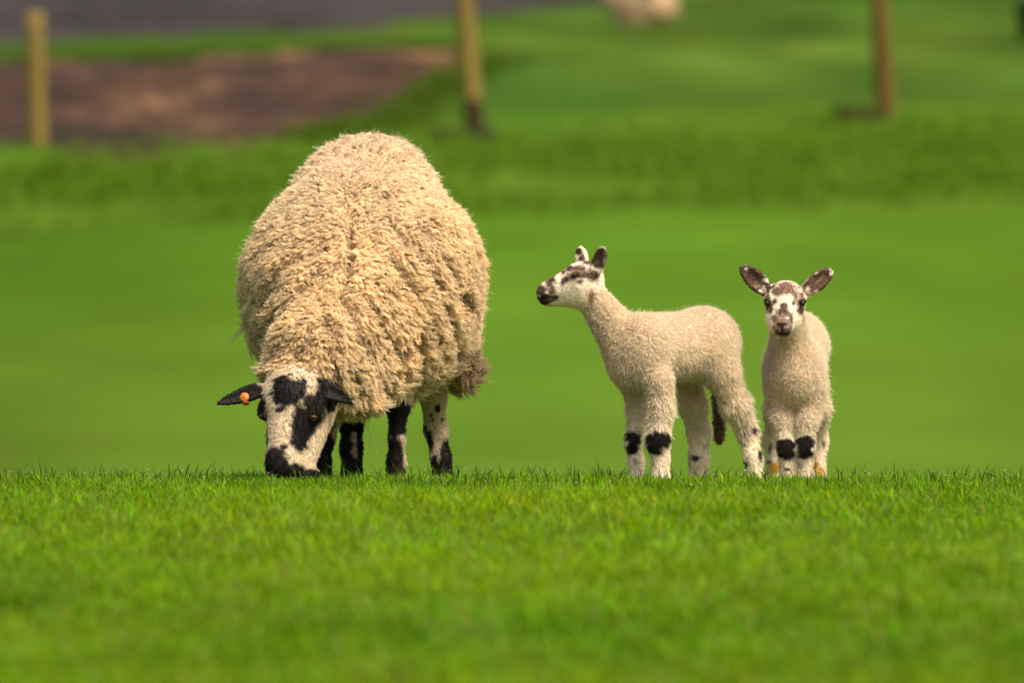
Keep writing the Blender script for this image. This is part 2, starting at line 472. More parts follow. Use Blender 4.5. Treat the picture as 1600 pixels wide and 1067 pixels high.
class Body:
    """a list of soft primitives that grows into one continuous skin"""
    def __init__(s, shrink=0.0):
        s.pr = []; s.sh = shrink
    def cone(s, a, b, ra, rb, k=0.03, wool=1.0, region="body"):
        if region not in ("head", "tail"): ra, rb = ra - s.sh, rb - s.sh
        s.pr.append(("cone", np.array(a, float), np.array(b, float), ra, rb, k, wool, region)); return s
    def ell(s, c, r3, k=0.03, wool=1.0, region="body", rot=None):
        if region != "head": r3 = np.array(r3, float) - s.sh
        s.pr.append(("ell", np.array(c, float), np.array(r3, float), rot, None, k, wool, region)); return s
    def ear(s, root, tip, width, face, k=0.006, region="ear", taper=0.0):
        s.pr.append(("ear", np.array(root, float), np.array(tip, float), width, np.array(face, float), k, 0.0, region, taper)); return s
    def cut(s, c, r3, k=0.006):
        s.pr.append(("cut", np.array(c, float), np.array(r3, float), None, None, k, 0.0, "cut")); return s
    @staticmethod
    def _ell(p, c, r3, rot=None):
        q = p - c
        if rot is not None:
            q = q @ rot            # columns of rot: local axes
        k0 = np.sqrt(((q / r3) ** 2).sum(-1)); k1 = np.sqrt(((q / r3 ** 2) ** 2).sum(-1)) + 1e-9
        return k0 * (k0 - 1) / k1
    def one(s, pr, p):
        t = pr[0]
        if t == "cone":
            a, b, ra, rb = pr[1:5]
            ab = b - a
            h = np.clip(((p - a) @ ab) / (ab @ ab), 0, 1)
            return np.sqrt(((p - a - h[..., None] * ab) ** 2).sum(-1)) - (ra + (rb - ra) * h)
        if t in ("ell", "cut"):
            return s._ell(p, pr[1], pr[2], pr[3])
        if t == "ear":
            root, tip, width, face = pr[1:5]
            u = tip - root; L = np.linalg.norm(u); u = u / L
            n = face - (face @ u) * u; n = n / np.linalg.norm(n)
            w = np.cross(n, u)
            rot = np.stack([u, w, n], 1)
            T = max(0.30 * width, 0.0075)
            c = (root + tip) / 2
            q = (p - c) @ rot
            q[..., 1] /= np.clip(1 - pr[8] * q[..., 0] / (L * .5), .25, 2)
            z = np.zeros(3)
            d = s._ell(q, z, np.array([L * .55, width / 2, T]))
            e = s._ell(q, np.array([L * .06, 0, T * .95]), np.array([L * .47, width * .40, T]))
            return -smin(-d, e, 0.003)
    def box(s, pr):
        t = pr[0]
        if t == "cone":
            R = max(pr[3], pr[4])
            return np.minimum(pr[1], pr[2]) - R, np.maximum(pr[1], pr[2]) + R
        if t in ("ell", "cut"):
            R = pr[2] if pr[3] is None else np.full(3, pr[2].max())
            return pr[1] - R, pr[1] + R
        R = pr[3] + 0.02
        return np.minimum(pr[1], pr[2]) - R, np.maximum(pr[1], pr[2]) + R
    def skin(s, vox):
        bb = [s.box(q) for q in s.pr if q[0] != "cut"]
        lo = np.min([b[0] for b in bb], 0) - 4 * vox; hi = np.max([b[1] for b in bb], 0) + 4 * vox
        n = np.ceil((hi - lo) / vox).astype(int) + 1
        fld = np.full(n, 1.0, np.float32)
        ax = [lo[i] + vox * np.arange(n[i]) for i in range(3)]
        for pr in s.pr:
            b0, b1 = s.box(pr); m = pr[5] + 3 * vox
            i0 = np.clip(np.floor((b0 - m - lo) / vox).astype(int), 0, n - 1); i1 = np.clip(np.ceil((b1 + m - lo) / vox).astype(int) + 1, 1, n)
            sl = tuple(slice(i0[i], i1[i]) for i in range(3))
            g = np.stack(np.meshgrid(*[ax[i][sl[i]] for i in range(3)], indexing="ij"), -1)
            d = s.one(pr, g)
            if pr[0] == "cut":
                fld[sl] = -smin(-fld[sl], d, pr[5])
            else:
                fld[sl] = smin(fld[sl], d, pr[5])
        return surface_nets(fld, lo, vox)
    def weights(s, p, soft=0.008):
        """woolliness 0..1 and the nearest region of each point"""
        best = {}
        for pr in s.pr:
            if pr[0] == "cut": continue
            d = s.one(pr, p)
            key = (pr[6], pr[7])
            best[key] = np.minimum(best.get(key, 9.0), d)
        keys = list(best)
        D = np.stack([best[k] for k in keys], 1)
        near = D.argmin(1)
        reg = np.array([k[1] for k in keys])[near]
        w = np.array([k[0] for k in keys])
        ex = np.exp(-(D - D.min(1, keepdims=True)) / soft)
        return (ex * w).sum(1) / ex.sum(1), reg

def surface_nets(f, lo, vox):
    s = f < 0
    n = f.shape
    c8 = [(i, j, k) for i in (0, 1) for j in (0, 1) for k in (0, 1)]
    cnt = sum(s[i:n[0] - 1 + i, j:n[1] - 1 + j, k:n[2] - 1 + k].astype(np.int8) for i, j, k in c8)
    act = (cnt > 0) & (cnt < 8)
    ci = np.argwhere(act)
    idx = np.full(act.shape, -1, np.int64); idx[act] = np.arange(len(ci))
    acc = np.zeros((len(ci), 3)); num = np.zeros(len(ci))
    for a in c8:
        for d in range(3):
            if a[d]: continue
            b = list(a); b[d] = 1
            fa = f[ci[:, 0] + a[0], ci[:, 1] + a[1], ci[:, 2] + a[2]]; fb = f[ci[:, 0] + b[0], ci[:, 1] + b[1], ci[:, 2] + b[2]]
            x = (fa < 0) != (fb < 0)
            t = np.where(x, fa / np.where(fa == fb, 1, fa - fb), 0)
            pt = np.tile(np.array(a, float), (len(ci), 1)); pt[:, d] += t
            acc += pt * x[:, None]; num += x
    verts = lo + (ci + acc / num[:, None]) * vox
    faces = []
    for d in range(3):
        u, w = (d + 1) % 3, (d + 2) % 3
        A = [slice(None)] * 3; B = [slice(None)] * 3
        A[d] = slice(0, n[d] - 1); B[d] = slice(1, n[d])
        sa, sb = s[tuple(A)], s[tuple(B)]
        e = np.argwhere(sa != sb)
        e = e[(e[:, u] > 0) & (e[:, w] > 0) & (e[:, u] < n[u] - 1) & (e[:, w] < n[w] - 1)]
        flip = sb[e[:, 0], e[:, 1], e[:, 2]]
        def cell(du, dw):
            q = e.copy(); q[:, u] -= du; q[:, w] -= dw
            return idx[q[:, 0], q[:, 1], q[:, 2]]
        q = np.stack([cell(1, 1), cell(0, 1), cell(0, 0), cell(1, 0)], 1)
        q[flip] = q[flip][:, ::-1]
        faces.append(q)
    return verts, np.concatenate(faces)

def vert_normals(v, f):
    a, b, c, d = (v[f[:, i]] for i in range(4))
    fn = np.cross(c - a, d - b)
    n = np.zeros_like(v)
    for i in range(4):
        for k in range(3):
            n[:, k] += np.bincount(f[:, i], fn[:, k], len(v))
    return norm(n)

def relax(v, f, it, w=0.5, mask=None):
    e = np.concatenate([f[:, [0, 1]], f[:, [1, 2]], f[:, [2, 3]], f[:, [3, 0]]])
    deg = np.bincount(e[:, 0], minlength=len(v)) + np.bincount(e[:, 1], minlength=len(v))
    for _ in range(it):
        s = np.stack([np.bincount(e[:, 0], v[e[:, 1], k], len(v)) + np.bincount(e[:, 1], v[e[:, 0], k], len(v)) for k in range(3)], 1)
        nv = v + w * (s / deg[:, None] - v)
        v = nv if mask is None else v + (nv - v) * mask[:, None]
    return v

def paint(v, base, blobs, seed, rough=0.35, fine=55):
    """coat markings: soft-edged blotches with a ragged rim; blobs = (centre, radii, colour, softness)"""
    c = np.array(base, float) if np.ndim(base) == 2 else np.tile(np.array(base, float), (len(v), 1))
    nz = fbm(v, fine, seed, 3)
    for ctr, r3, col, soft in blobs:
        d = np.sqrt((((v - ctr) / np.array(r3)) ** 2).sum(1)) + rough * (.45 if soft < .15 else 1) * nz
        w = smoothstep(1 + soft, 1 - soft, d)[:, None]
        c = c * (1 - w) + np.array(col) * w
    return c

# ------------------------------------------------------------------ fibres
def fibres(name, root, nrm, flow, length, rad, lean, tone, per=1, spread=0.004, clump=0.7, crimp=0.0, wave=0.012, pts=6, seed=0, parent=None, mat=None, jit=0.25, tip=0.35):
    """locks of wool or hair: `per` fibres share each root point, gather towards the lock's tip and crimp on the way"""
    r = np.random.default_rng(seed)
    n = len(root)
    side = norm(np.cross(nrm, flow))
    rep = lambda a: np.repeat(a, per, axis=0)
    R, N, Fl, Sd = rep(root), rep(nrm), rep(flow), rep(side)
    L = rep(length) * r.uniform(0.8, 1.15, n * per)
    ln = rep(lean)
    if per > 1:
        a = r.uniform(0, 2 * np.pi, n * per); q = np.sqrt(r.uniform(0, 1, n * per)) * rep(np.broadcast_to(spread, n).copy())
        off = Fl * (np.cos(a) * q)[:, None] + Sd * (np.sin(a) * q)[:, None]
    else:
        off = np.zeros_like(R)
    jx = r.normal(size=(n * per, 3)) * jit
    ph = rep(r.uniform(0, 2 * np.pi, n)) + r.normal(size=n * per) * 0.5
    s = np.linspace(0, 1, pts)[None, :, None]
    ang = (np.pi / 2 * ln)[:, None, None] * (0.35 + 0.65 * s)            # bends over from the normal towards the flow
    axis = N[:, None] * np.cos(ang) + Fl[:, None] * np.sin(ang) + jx[:, None] * s
    step = axis * (L / (pts - 1))[:, None, None]
    pos = np.cumsum(step, 1) - step
    kx = (s[..., 0] * L[:, None] / wave) * 2 * np.pi + ph[:, None]
    cr = np.broadcast_to(crimp, n * per if np.ndim(crimp) == 0 else n)
    cr = rep(cr) if len(cr) == n and per > 1 else cr
    env = np.minimum(s[..., 0] * 3, 1)
    pos = pos + Sd[:, None] * (np.sin(kx) * env * cr[:, None])[..., None] + N[:, None] * (np.cos(kx) * env * cr[:, None] * 0.7)[..., None]
    pos = pos + R[:, None] + off[:, None] * (1 - clump * s)
    m = n * per
    hc = bpy.data.hair_curves.new(name)
    hc.add_curves([pts] * m)
    hc.position_data.foreach_set("vector", pos.astype(np.float32).ravel())
    ra = hc.attributes.new("radius", 'FLOAT', 'POINT') if "radius" not in hc.attributes else hc.attributes["radius"]
    rr = rep(np.broadcast_to(rad, n).copy())[:, None] * (1 - (1 - tip) * s[0, :, 0][None, :] ** 2)
    ra.data.foreach_set("value", rr.astype(np.float32).ravel())
    ca = hc.attributes.new("tone", 'FLOAT_COLOR', 'CURVE')
    cc = np.ones((m, 4), np.float32)
    cc[:, :3] = rep(tone) * np.exp(r.normal(size=(m, 1)) * 0.08)
    ca.data.foreach_set("color", cc.ravel())
    o = bpy.data.objects.new(name, hc)
    hc.materials.append(mat)
    link(o, parent)
    return o

def scatter(v, f, nrm, weight, n, seed):
    """n random points on the skin, more where weight is high; returns face index + barycentric mix"""
    r = np.random.default_rng(seed)
    t = np.concatenate([f[:, [0, 1, 2]], f[:, [0, 2, 3]]])
    ar = np.linalg.norm(np.cross(v[t[:, 1]] - v[t[:, 0]], v[t[:, 2]] - v[t[:, 0]]), axis=1) * 0.5
    w = ar * weight[t].mean(1)
    k = r.choice(len(t), n, p=w / w.sum())
    a, b = r.uniform(0, 1, n), r.uniform(0, 1, n)
    sw = a + b > 1; a[sw] = 1 - a[sw]; b[sw] = 1 - b[sw]
    B = np.stack([1 - a - b, a, b], 1)
    def mix(arr):
        x = arr[t[k]]
        return (x * (B[..., None] if x.ndim == 3 else B)).sum(1)
    return mix

def tangent(g, n):
    return norm(g - (g * n).sum(1, keepdims=True) * n + 1e-6)

wool_mat = attr_mat("wool_fibre", rough=0.85, transl=0.38, spec=0.06)
hair_mat = attr_mat("coat_hair", rough=0.6, transl=0.18, spec=0.15)
skin_mat = attr_mat("skin", rough=0.7, spec=0.25)
lamb_mat = attr_mat("lamb_wool_fibre", rough=0.85, transl=0.32, spec=0.04)

def flat_mat(name, col, rough=0.4, spec=0.5, coat=0.0):
    m, nt, out = new_mat(name)
    p = nt.nodes.new("ShaderNodeBsdfPrincipled")
    nz = nt.nodes.new("ShaderNodeTexNoise"); nz.inputs["Scale"].default_value = 60
    mx = nt.nodes.new("ShaderNodeMixRGB"); mx.blend_type = 'MULTIPLY'; mx.inputs[0].default_value = 0.3
    mx.inputs[1].default_value = (*col, 1)
    nt.links.new(nz.outputs[0], mx.inputs[2]); nt.links.new(mx.outputs[0], p.inputs["Base Color"])
    p.inputs["Roughness"].default_value = rough; p.inputs["Specular IOR Level"].default_value = spec
    p.inputs["Coat Weight"].default_value = coat
    nt.links.new(p.outputs[0], out.inputs[0])
    return m
eye_mat = flat_mat("eye_dark", (0.012, 0.008, 0.006), 0.22, 0.3, 0.0)
amber_mat = flat_mat("eye_amber", (0.05, 0.022, 0.006), 0.3, 0.25, 0.0)

def ball(name, c, r3, mat, parent, squash_dir=None):
    u = np.linspace(0, np.pi, 9); w = np.linspace(0, 2 * np.pi, 17)[:-1]
    vs = np.array([[math.sin(a) * math.cos(b), math.sin(a) * math.sin(b), math.cos(a)] for a in u for b in w]) * np.array(r3) + c
    fs = np.array([[i * 16 + j, i * 16 + (j + 1) % 16, (i + 1) * 16 + (j + 1) % 16, (i + 1) * 16 + j] for i in range(8) for j in range(16)])
    o = bpy.data.objects.new(name, mesh_np(name, vs, [fs[:, ::-1]]))
    o.data.materials.append(mat)
    return link(o, parent)

def toward_cam_weight(v, n):
    view = norm(np.array([0, 0, CAM_Z]) - v)
    return 0.25 + 0.75 * smoothstep(-0.55, -0.1, (n * view).sum(1))

S = 1 / 656.0          # metres per photo pixel where the animals stand

# ================================================================== EWE
D0 = 27.3
def E(px, py, dd): return P(px, py, D0 + dd)
ewe = empty("ewe", G(560, D0))
tag(ewe, "big woolly ewe with black and white face grazing, head down in the grass", "sheep")
B = Body()
e3 = lambda w, d, h: (w * S, d, h * S)
B.ell(E(574, 332, .34), e3(114, .26, 115), .06)
B.ell(E(569, 430, .06), e3(186, .46, 152), .10)
B.ell(E(562, 388, .10), e3(112, .34, 118), .08)
B.ell(E(545, 480, -.24), e3(130, .24, 124), .09)
B.ell(E(585, 515, .05), e3(140, .42, 108), .06)
B.ell(E(690, 500, .26), e3(58, .17, 95), .05)
B.ell(E(448, 470, .22), e3(62, .2, 90), .05)
B.ell(E(716, 560, .34), e3(22, .10, 34), .03)
B.cone(E(535, 505, -.34), E(492, 560, -.56), 104 * S, 76 * S, .05)
B.cone(E(575, 560, -.36), E(545, 600, -.50), 62 * S, 46 * S, .05)
B.ell(E(463, 572, -.60), e3(58, .07, 26), .03)
# legs: front right (behind the muzzle), front left, hind right, hind left
def leg(Bd, pts, k=0.02, region="leg", wl=()):
    for i, ((a, ra), (b, rb)) in enumerate(zip(pts[:-1], pts[1:])):
        Bd.cone(a, b, ra * S, rb * S, k, wl[i] if i < len(wl) else 0.0, region)
gf = lambda px, dd: G(px, D0 + dd, 0.012)
leg(B, [(E(522, 610, -.22), 22), (E(508, 685, -.24), 12), (E(503, 725, -.25), 11), (gf(502, -.26), 15)])
leg(B, [(E(630, 590, -.18), 24), (E(622, 632, -.19), 16), (E(620, 684, -.20), 10), (E(619, 722, -.20), 11.5), (gf(619, -.21), 15)])
leg(B, [(E(560, 610, .30), 26), (E(549, 660, .33), 16), (E(549, 700, .32), 14.5), (gf(550, .30), 17)])
leg(B, [(E(672, 575, .22), 26), (E(677, 620, .26), 17.5), (E(681, 672, .30), 15.5), (E(689, 715, .27), 13), (gf(693, .26), 16)])
# head
H = "head"
B.ell(E(461, 620, -.66), e3(50, .075, 44), .03, 0, H)
B.cone(E(455, 638, -.69), E(443, 712, -.745), 37 * S, 24 * S, .03, 0, H)
B.ell(E(446, 729, -.745), e3(29, .045, 22), .02, 0, H)
B.cone(E(489, 640, -.625), E(470, 724, -.70), 34 * S, 20 * S, .03, 0, H)
B.ell(E(470, 742, -.71), e3(28, .035, 14), .015, 0, H)
B.ell(E(415, 642, -.675), e3(12, .025, 12), .015, 0, H)
B.ell(E(489, 644, -.70), e3(15, .028, 12), .015, 0, H)
B.ear(E(414, 606, -.655), E(338, 631, -.66), 25 * S, (0.1, -1, .45), .008, taper=.5)
B.ear(E(490, 600, -.66), E(553, 629, -.70), 26 * S, (-0.1, -1, .5), .008, taper=.5)
B.cut(E(427, 738, -.790), e3(5, .010, 3.5))
B.cut(E(452, 741, -.795), e3(5, .010, 3.5))
v, f = B.skin(0.0042)
wool, reg = B.weights(v)
v = relax(v, f, 2, .5)
n0 = vert_normals(v, f)
# heavy folds of the fleece run down and back from the neck across the flank
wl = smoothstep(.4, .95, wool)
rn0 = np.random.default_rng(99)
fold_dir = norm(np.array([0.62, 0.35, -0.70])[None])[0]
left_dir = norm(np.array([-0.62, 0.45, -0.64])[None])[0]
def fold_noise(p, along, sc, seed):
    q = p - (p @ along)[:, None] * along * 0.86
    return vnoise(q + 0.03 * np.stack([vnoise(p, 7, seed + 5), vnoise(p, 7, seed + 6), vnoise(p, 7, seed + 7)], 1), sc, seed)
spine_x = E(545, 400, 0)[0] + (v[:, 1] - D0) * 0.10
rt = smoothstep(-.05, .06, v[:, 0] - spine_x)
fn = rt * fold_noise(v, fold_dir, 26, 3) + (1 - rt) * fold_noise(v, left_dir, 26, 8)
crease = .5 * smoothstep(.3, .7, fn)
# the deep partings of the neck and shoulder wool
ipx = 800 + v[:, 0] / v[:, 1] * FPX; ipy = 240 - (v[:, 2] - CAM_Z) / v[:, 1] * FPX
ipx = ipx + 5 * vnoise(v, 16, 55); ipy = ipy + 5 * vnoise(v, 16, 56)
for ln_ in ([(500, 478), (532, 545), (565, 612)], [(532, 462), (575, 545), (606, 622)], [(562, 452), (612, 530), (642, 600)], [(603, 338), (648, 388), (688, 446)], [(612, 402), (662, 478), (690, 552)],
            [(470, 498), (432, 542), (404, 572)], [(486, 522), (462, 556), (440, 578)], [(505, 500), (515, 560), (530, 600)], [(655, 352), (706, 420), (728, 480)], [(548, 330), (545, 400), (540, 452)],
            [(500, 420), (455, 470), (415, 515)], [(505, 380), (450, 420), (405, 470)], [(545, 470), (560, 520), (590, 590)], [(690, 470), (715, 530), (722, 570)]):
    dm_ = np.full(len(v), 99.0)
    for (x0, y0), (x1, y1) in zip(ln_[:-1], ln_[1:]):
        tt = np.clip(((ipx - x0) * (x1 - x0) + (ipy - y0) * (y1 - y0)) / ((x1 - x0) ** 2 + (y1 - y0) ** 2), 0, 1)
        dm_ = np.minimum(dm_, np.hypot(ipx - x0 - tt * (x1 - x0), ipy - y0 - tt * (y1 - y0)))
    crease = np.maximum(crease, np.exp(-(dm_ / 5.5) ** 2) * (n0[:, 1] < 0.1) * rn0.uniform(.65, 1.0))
frontness = smoothstep(.25, -.25, v[:, 1] - D0)
v = v + n0 * (wl * (0.011 * fbm(v, 16, 4, 2) + 0.010 * fbm(v, 7, 41, 2) - 0.030 * crease * (0.2 + .8 * frontness)))[:, None]
n0 = vert_normals(v, f)
BLK, DRK = np.array([.015, .0115, .0105]), np.array([.035, .024, .018])
CRM = np.array([.70, .575, .40]); WOOLC = np.array([.87, .70, .44])
def eb(px, py, dd, rx, ry, col=BLK, soft=.18, rd=.06): return (E(px, py, dd), (rx * S, rd, ry * S), col, soft)
# hair coat: white face and legs with black blotches
tone = paint(v, CRM, [
    eb(450, 612, -.72, 29, 25), eb(436, 640, -.75, 6, 5, DRK, .3), eb(405, 652, -.68, 13, 38, rd=.11), eb(412, 686, -.72, 8, 20, rd=.10),
    eb(488, 640, -.70, 19, 26), eb(478, 660, -.74, 22, 26), eb(470, 685, -.76, 18, 20), eb(482, 622, -.70, 9, 8, DRK), eb(500, 610, -.66, 18, 20),
    eb(431, 722, -.76, 20, 21, rd=.10), eb(455, 740, -.78, 28, 16), eb(485, 746, -.74, 26, 14), eb(430, 705, -.78, 8, 9, DRK, .4), eb(444, 697, -.78, 7, 4, DRK, .4),
    (E(375, 620, -.66), (42 * S, .06, 30 * S), BLK, .1), (E(525, 616, -.68), (34 * S, .06, 30 * S), BLK, .1),
    eb(508, 720, -.25, 22, 60, rd=.09), eb(621, 655, -.2, 24, 34, rd=.09), eb(617, 725, -.2, 17, 46, rd=.09), eb(634, 700, -.2, 5, 24, CRM, .3), eb(628, 684, -.22, 6, 5, CRM, .4),
    eb(540, 690, .30, 12, 40, rd=.1), eb(549, 738, .30, 24, 22, rd=.1), eb(563, 690, .30, 6, 50, rd=.1), eb(549, 668, .30, 12, 7),
    eb(697, 726, .26, 15, 38, rd=.1), eb(680, 735, .26, 10, 24, rd=.1), eb(670, 690, .26, 7, 18, DRK, .3), eb(684, 638, .22, 5, 7), eb(691, 655, .22, 5, 7), eb(672, 648, .22, 4, 4), eb(676, 656, .22, 3, 3), eb(681, 670, .22, 3, 3),
    eb(699, 673, .22, 4, 5), eb(669, 600, .2, 9, 5, DRK, .4), eb(664, 668, .24, 4, 6), eb(685, 708, .2, 3, 22, CRM * .8, .4),
], 12, .48, 62)
face_mix = smoothstep(.25, .75, wool)[:, None]
dirt = fbm(v, 5, 77, 3)
low = smoothstep(.55, .15, v[:, 2])
top_pale = (smoothstep(.50, .80, v[:, 2]) * .75)[:, None]  # wool paler towards the top of the body
woolc = (WOOLC * (1 - top_pale) + np.array([.84, .72, .53]) * top_pale) * np.exp(0.12 * dirt)[:, None]
woolc = woolc * (1 - 0.40 * crease * wl)[:, None]  # shade in the creases painted into the wool colour
muck = np.clip(smoothstep(.1, .6, fbm(v, 9, 91, 3)) * low * .8 + smoothstep(.55, .75, fbm(v, 12, 95, 2)) * .5, 0, 1)[:, None]
hang = smoothstep(1.2, .5, np.sqrt((((v - E(722, 575, .30)) / np.array([38 * S, .3, 45 * S])) ** 2).sum(1)))[:, None]
woolc = woolc * (1 - muck * .55) + np.array([.30, .20, .10]) * muck * .55
woolc = woolc * (1 - hang * .75) + np.array([.26, .17, .08]) * hang * .75
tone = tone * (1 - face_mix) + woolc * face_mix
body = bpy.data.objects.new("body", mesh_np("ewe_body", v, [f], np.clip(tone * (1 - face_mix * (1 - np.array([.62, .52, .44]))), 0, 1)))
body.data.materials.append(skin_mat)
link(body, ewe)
# fleece
view_w = toward_cam_weight(v, n0)
g = np.zeros_like(v)
g[:, 2] = -0.8
g[:, 0] = 1.1 * np.tanh((v[:, 0] - spine_x) / .12)
g[:, 1] = -0.5
g = g + 0.9 * np.stack([fbm(v, 9, 201, 2), fbm(v, 9, 203, 2), fbm(v, 9, 205, 2)], 1) + 1.7 * np.stack([fbm(v, 38, 211, 2), fbm(v, 38, 213, 2), fbm(v, 38, 215, 2)], 1)
flow = tangent(g, n0)
mix = scatter(v, f, n0, np.clip(wool * 1.3 - .25, 0, 1) * view_w * (1 - .6 * crease * frontness), 34000, 401)
rn = np.random.default_rng(402)
root, nr = mix(v), norm(mix(n0)); fl = tangent(mix(flow), nr)
m = len(root)
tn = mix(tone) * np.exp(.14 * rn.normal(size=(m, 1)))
fleck = rn.uniform(0, 1, m) < .006
tn[fleck] = np.array([.16, .10, .05]) * rn.uniform(.5, 1.5, (fleck.sum(), 1))
wlm, crm, hg = mix(wl), mix(crease), mix(hang[:, 0])
Ln = (0.011 + 0.006 * wlm) * np.exp(.18 * rn.normal(size=m)) * (1 - .6 * crm * mix(frontness)) * (1 + .6 * hg) * (1 + .7 * smoothstep(-.1, -.7, nr[:, 2]))
Ln = Ln * (1 + .9 * smoothstep(.45, .8, fbm(root, 22, 37, 2)))
fibres("fleece", root - nr * .004, nr, fl, Ln, .00055, np.clip(.70 + .35 * fbm(root, 30, 33, 2) - .15 * crm, .3, 1.05), tn,
       per=8, spread=.0042, clump=.40, crimp=.0020, wave=.0070, pts=8, seed=403, parent=ewe, mat=wool_mat, jit=.14, tip=.8)
# stray fuzz round the outline
mix = scatter(v, f, n0, np.clip(wool * 1.3 - .3, 0, 1) * view_w, 9000, 411)
root, nr = mix(v), norm(mix(n0)); fl = tangent(mix(flow), nr)
fibres("fleece_fuzz", root, nr, fl, rn.uniform(.012, .030, len(root)), .00025, rn.uniform(.1, .7, len(root)), mix(tone) * 1.05, per=1, crimp=.0028, wave=.016, pts=8, seed=412, parent=ewe, mat=wool_mat, jit=.35)
# a loose wisp of wool trailing from the brisket
wr = np.tile(E(566, 646, -.36), (3, 1)) + np.array([[0, 0, 0], [.004, 0, .002], [-.003, .002, 0]])
fibres("wool_wisp", wr, np.tile(norm(np.array([[.25, -.2, -.95]])), (3, 1)), np.tile(norm(np.array([[.55, 0, -.8]])), (3, 1)), np.array([.080, .062, .045]), .00035, np.array([.35, .2, .1]), np.tile(WOOLC * .9, (3, 1)),
       per=4, spread=.003, clump=.5, crimp=.0035, wave=.030, pts=14, seed=415, parent=ewe, mat=wool_mat, jit=.10)
# short coat on face, ears and legs
hw = np.clip(1.2 - wool * 1.6, 0, 1) * view_w
isear = (reg == "ear").astype(float)
g = np.zeros_like(v); g[:, 2] = -1; g[:, 1] = -.1
g[reg == "ear"] = 0
earL = (reg == "ear") & (v[:, 0] < E(460, 600, -.66)[0])
g[earL] = E(342, 631, -.66) - E(408, 605, -.66)
earR = (reg == "ear") & ~earL
g[earR] = E(553, 629, -.70) - E(490, 600, -.66)
flow = tangent(norm(g) + .15 * np.stack([fbm(v, 40, 221, 2), fbm(v, 40, 223, 2), fbm(v, 40, 225, 2)], 1), n0)
mix = scatter(v, f, n0, hw, 22000, 421)
root, nr = mix(v), norm(mix(n0))
fibres("coat", root - nr * .001, nr, tangent(mix(flow), nr), .0055 * np.exp(.25 * rn.normal(size=len(root))) * (1 + .8 * mix(wool)) * (1 - .5 * mix(isear)), .00030, np.full(len(root), .80), mix(tone) * np.exp(.12 * rn.normal(size=(len(root), 1))), per=4, spread=.0025, clump=.6, pts=4, seed=422, parent=ewe, mat=hair_mat, jit=.16)
ball("eye", E(489, 652, -.728), (.011, .011, .0075), amber_mat, ewe)
ball("eye", E(409, 650, -.692), (.008, .010, .0080), amber_mat, ewe)

# orange ear tag: two buttons either side of the ear
def disc(name, c, nrm, r, th, mat, parent, seg=20, bevel=.25):
    nrm = norm(np.array(nrm, float)[None])[0]
    u = norm(np.cross(nrm, [0, 0, 1.])[None])[0]; w = np.cross(nrm, u)
    prof = [(0, -th / 2), (r * (1 - bevel * .5), -th / 2), (r, -th / 4), (r, th / 4), (r * (1 - bevel * .5), th / 2), (r * .35, th / 2), (r * .30, th * .65), (0, th * .65)]
    vs, fs = [], []
    for k, (rr, h) in enumerate(prof):
        for j in range(seg):
            a = 2 * math.pi * j / seg
            vs.append(c + nrm * h + (u * math.cos(a) + w * math.sin(a)) * rr)
    for k in range(len(prof) - 1):
        for j in range(seg):
            fs.append([k * seg + j, k * seg + (j + 1) % seg, (k + 1) * seg + (j + 1) % seg, (k + 1) * seg + j])
    o = bpy.data.objects.new(name, mesh_np(name, np.array(vs), [np.array(fs)], smooth=False))
    o.data.materials.append(mat)
    return link(o, parent)
orange = flat_mat("tag_orange", (0.66, 0.18, 0.010), .45)
t = disc("ear_tag", E(382, 620, -.690), (-.15, -1, .35), 7 * S, .003, orange, ewe)
disc("tag_button", E(384, 630, -.688), (0, -.55, -.8), 5.5 * S, .003, orange, t)

# ================================================================== LAMBS
LCRM = np.array([.83, .72, .54]); LWHT = np.array([.90, .785, .61]); BRN = np.array([.115, .066, .042]); PINK = np.array([.22, .145, .10]); KNE = np.array([.022, .016, .013])

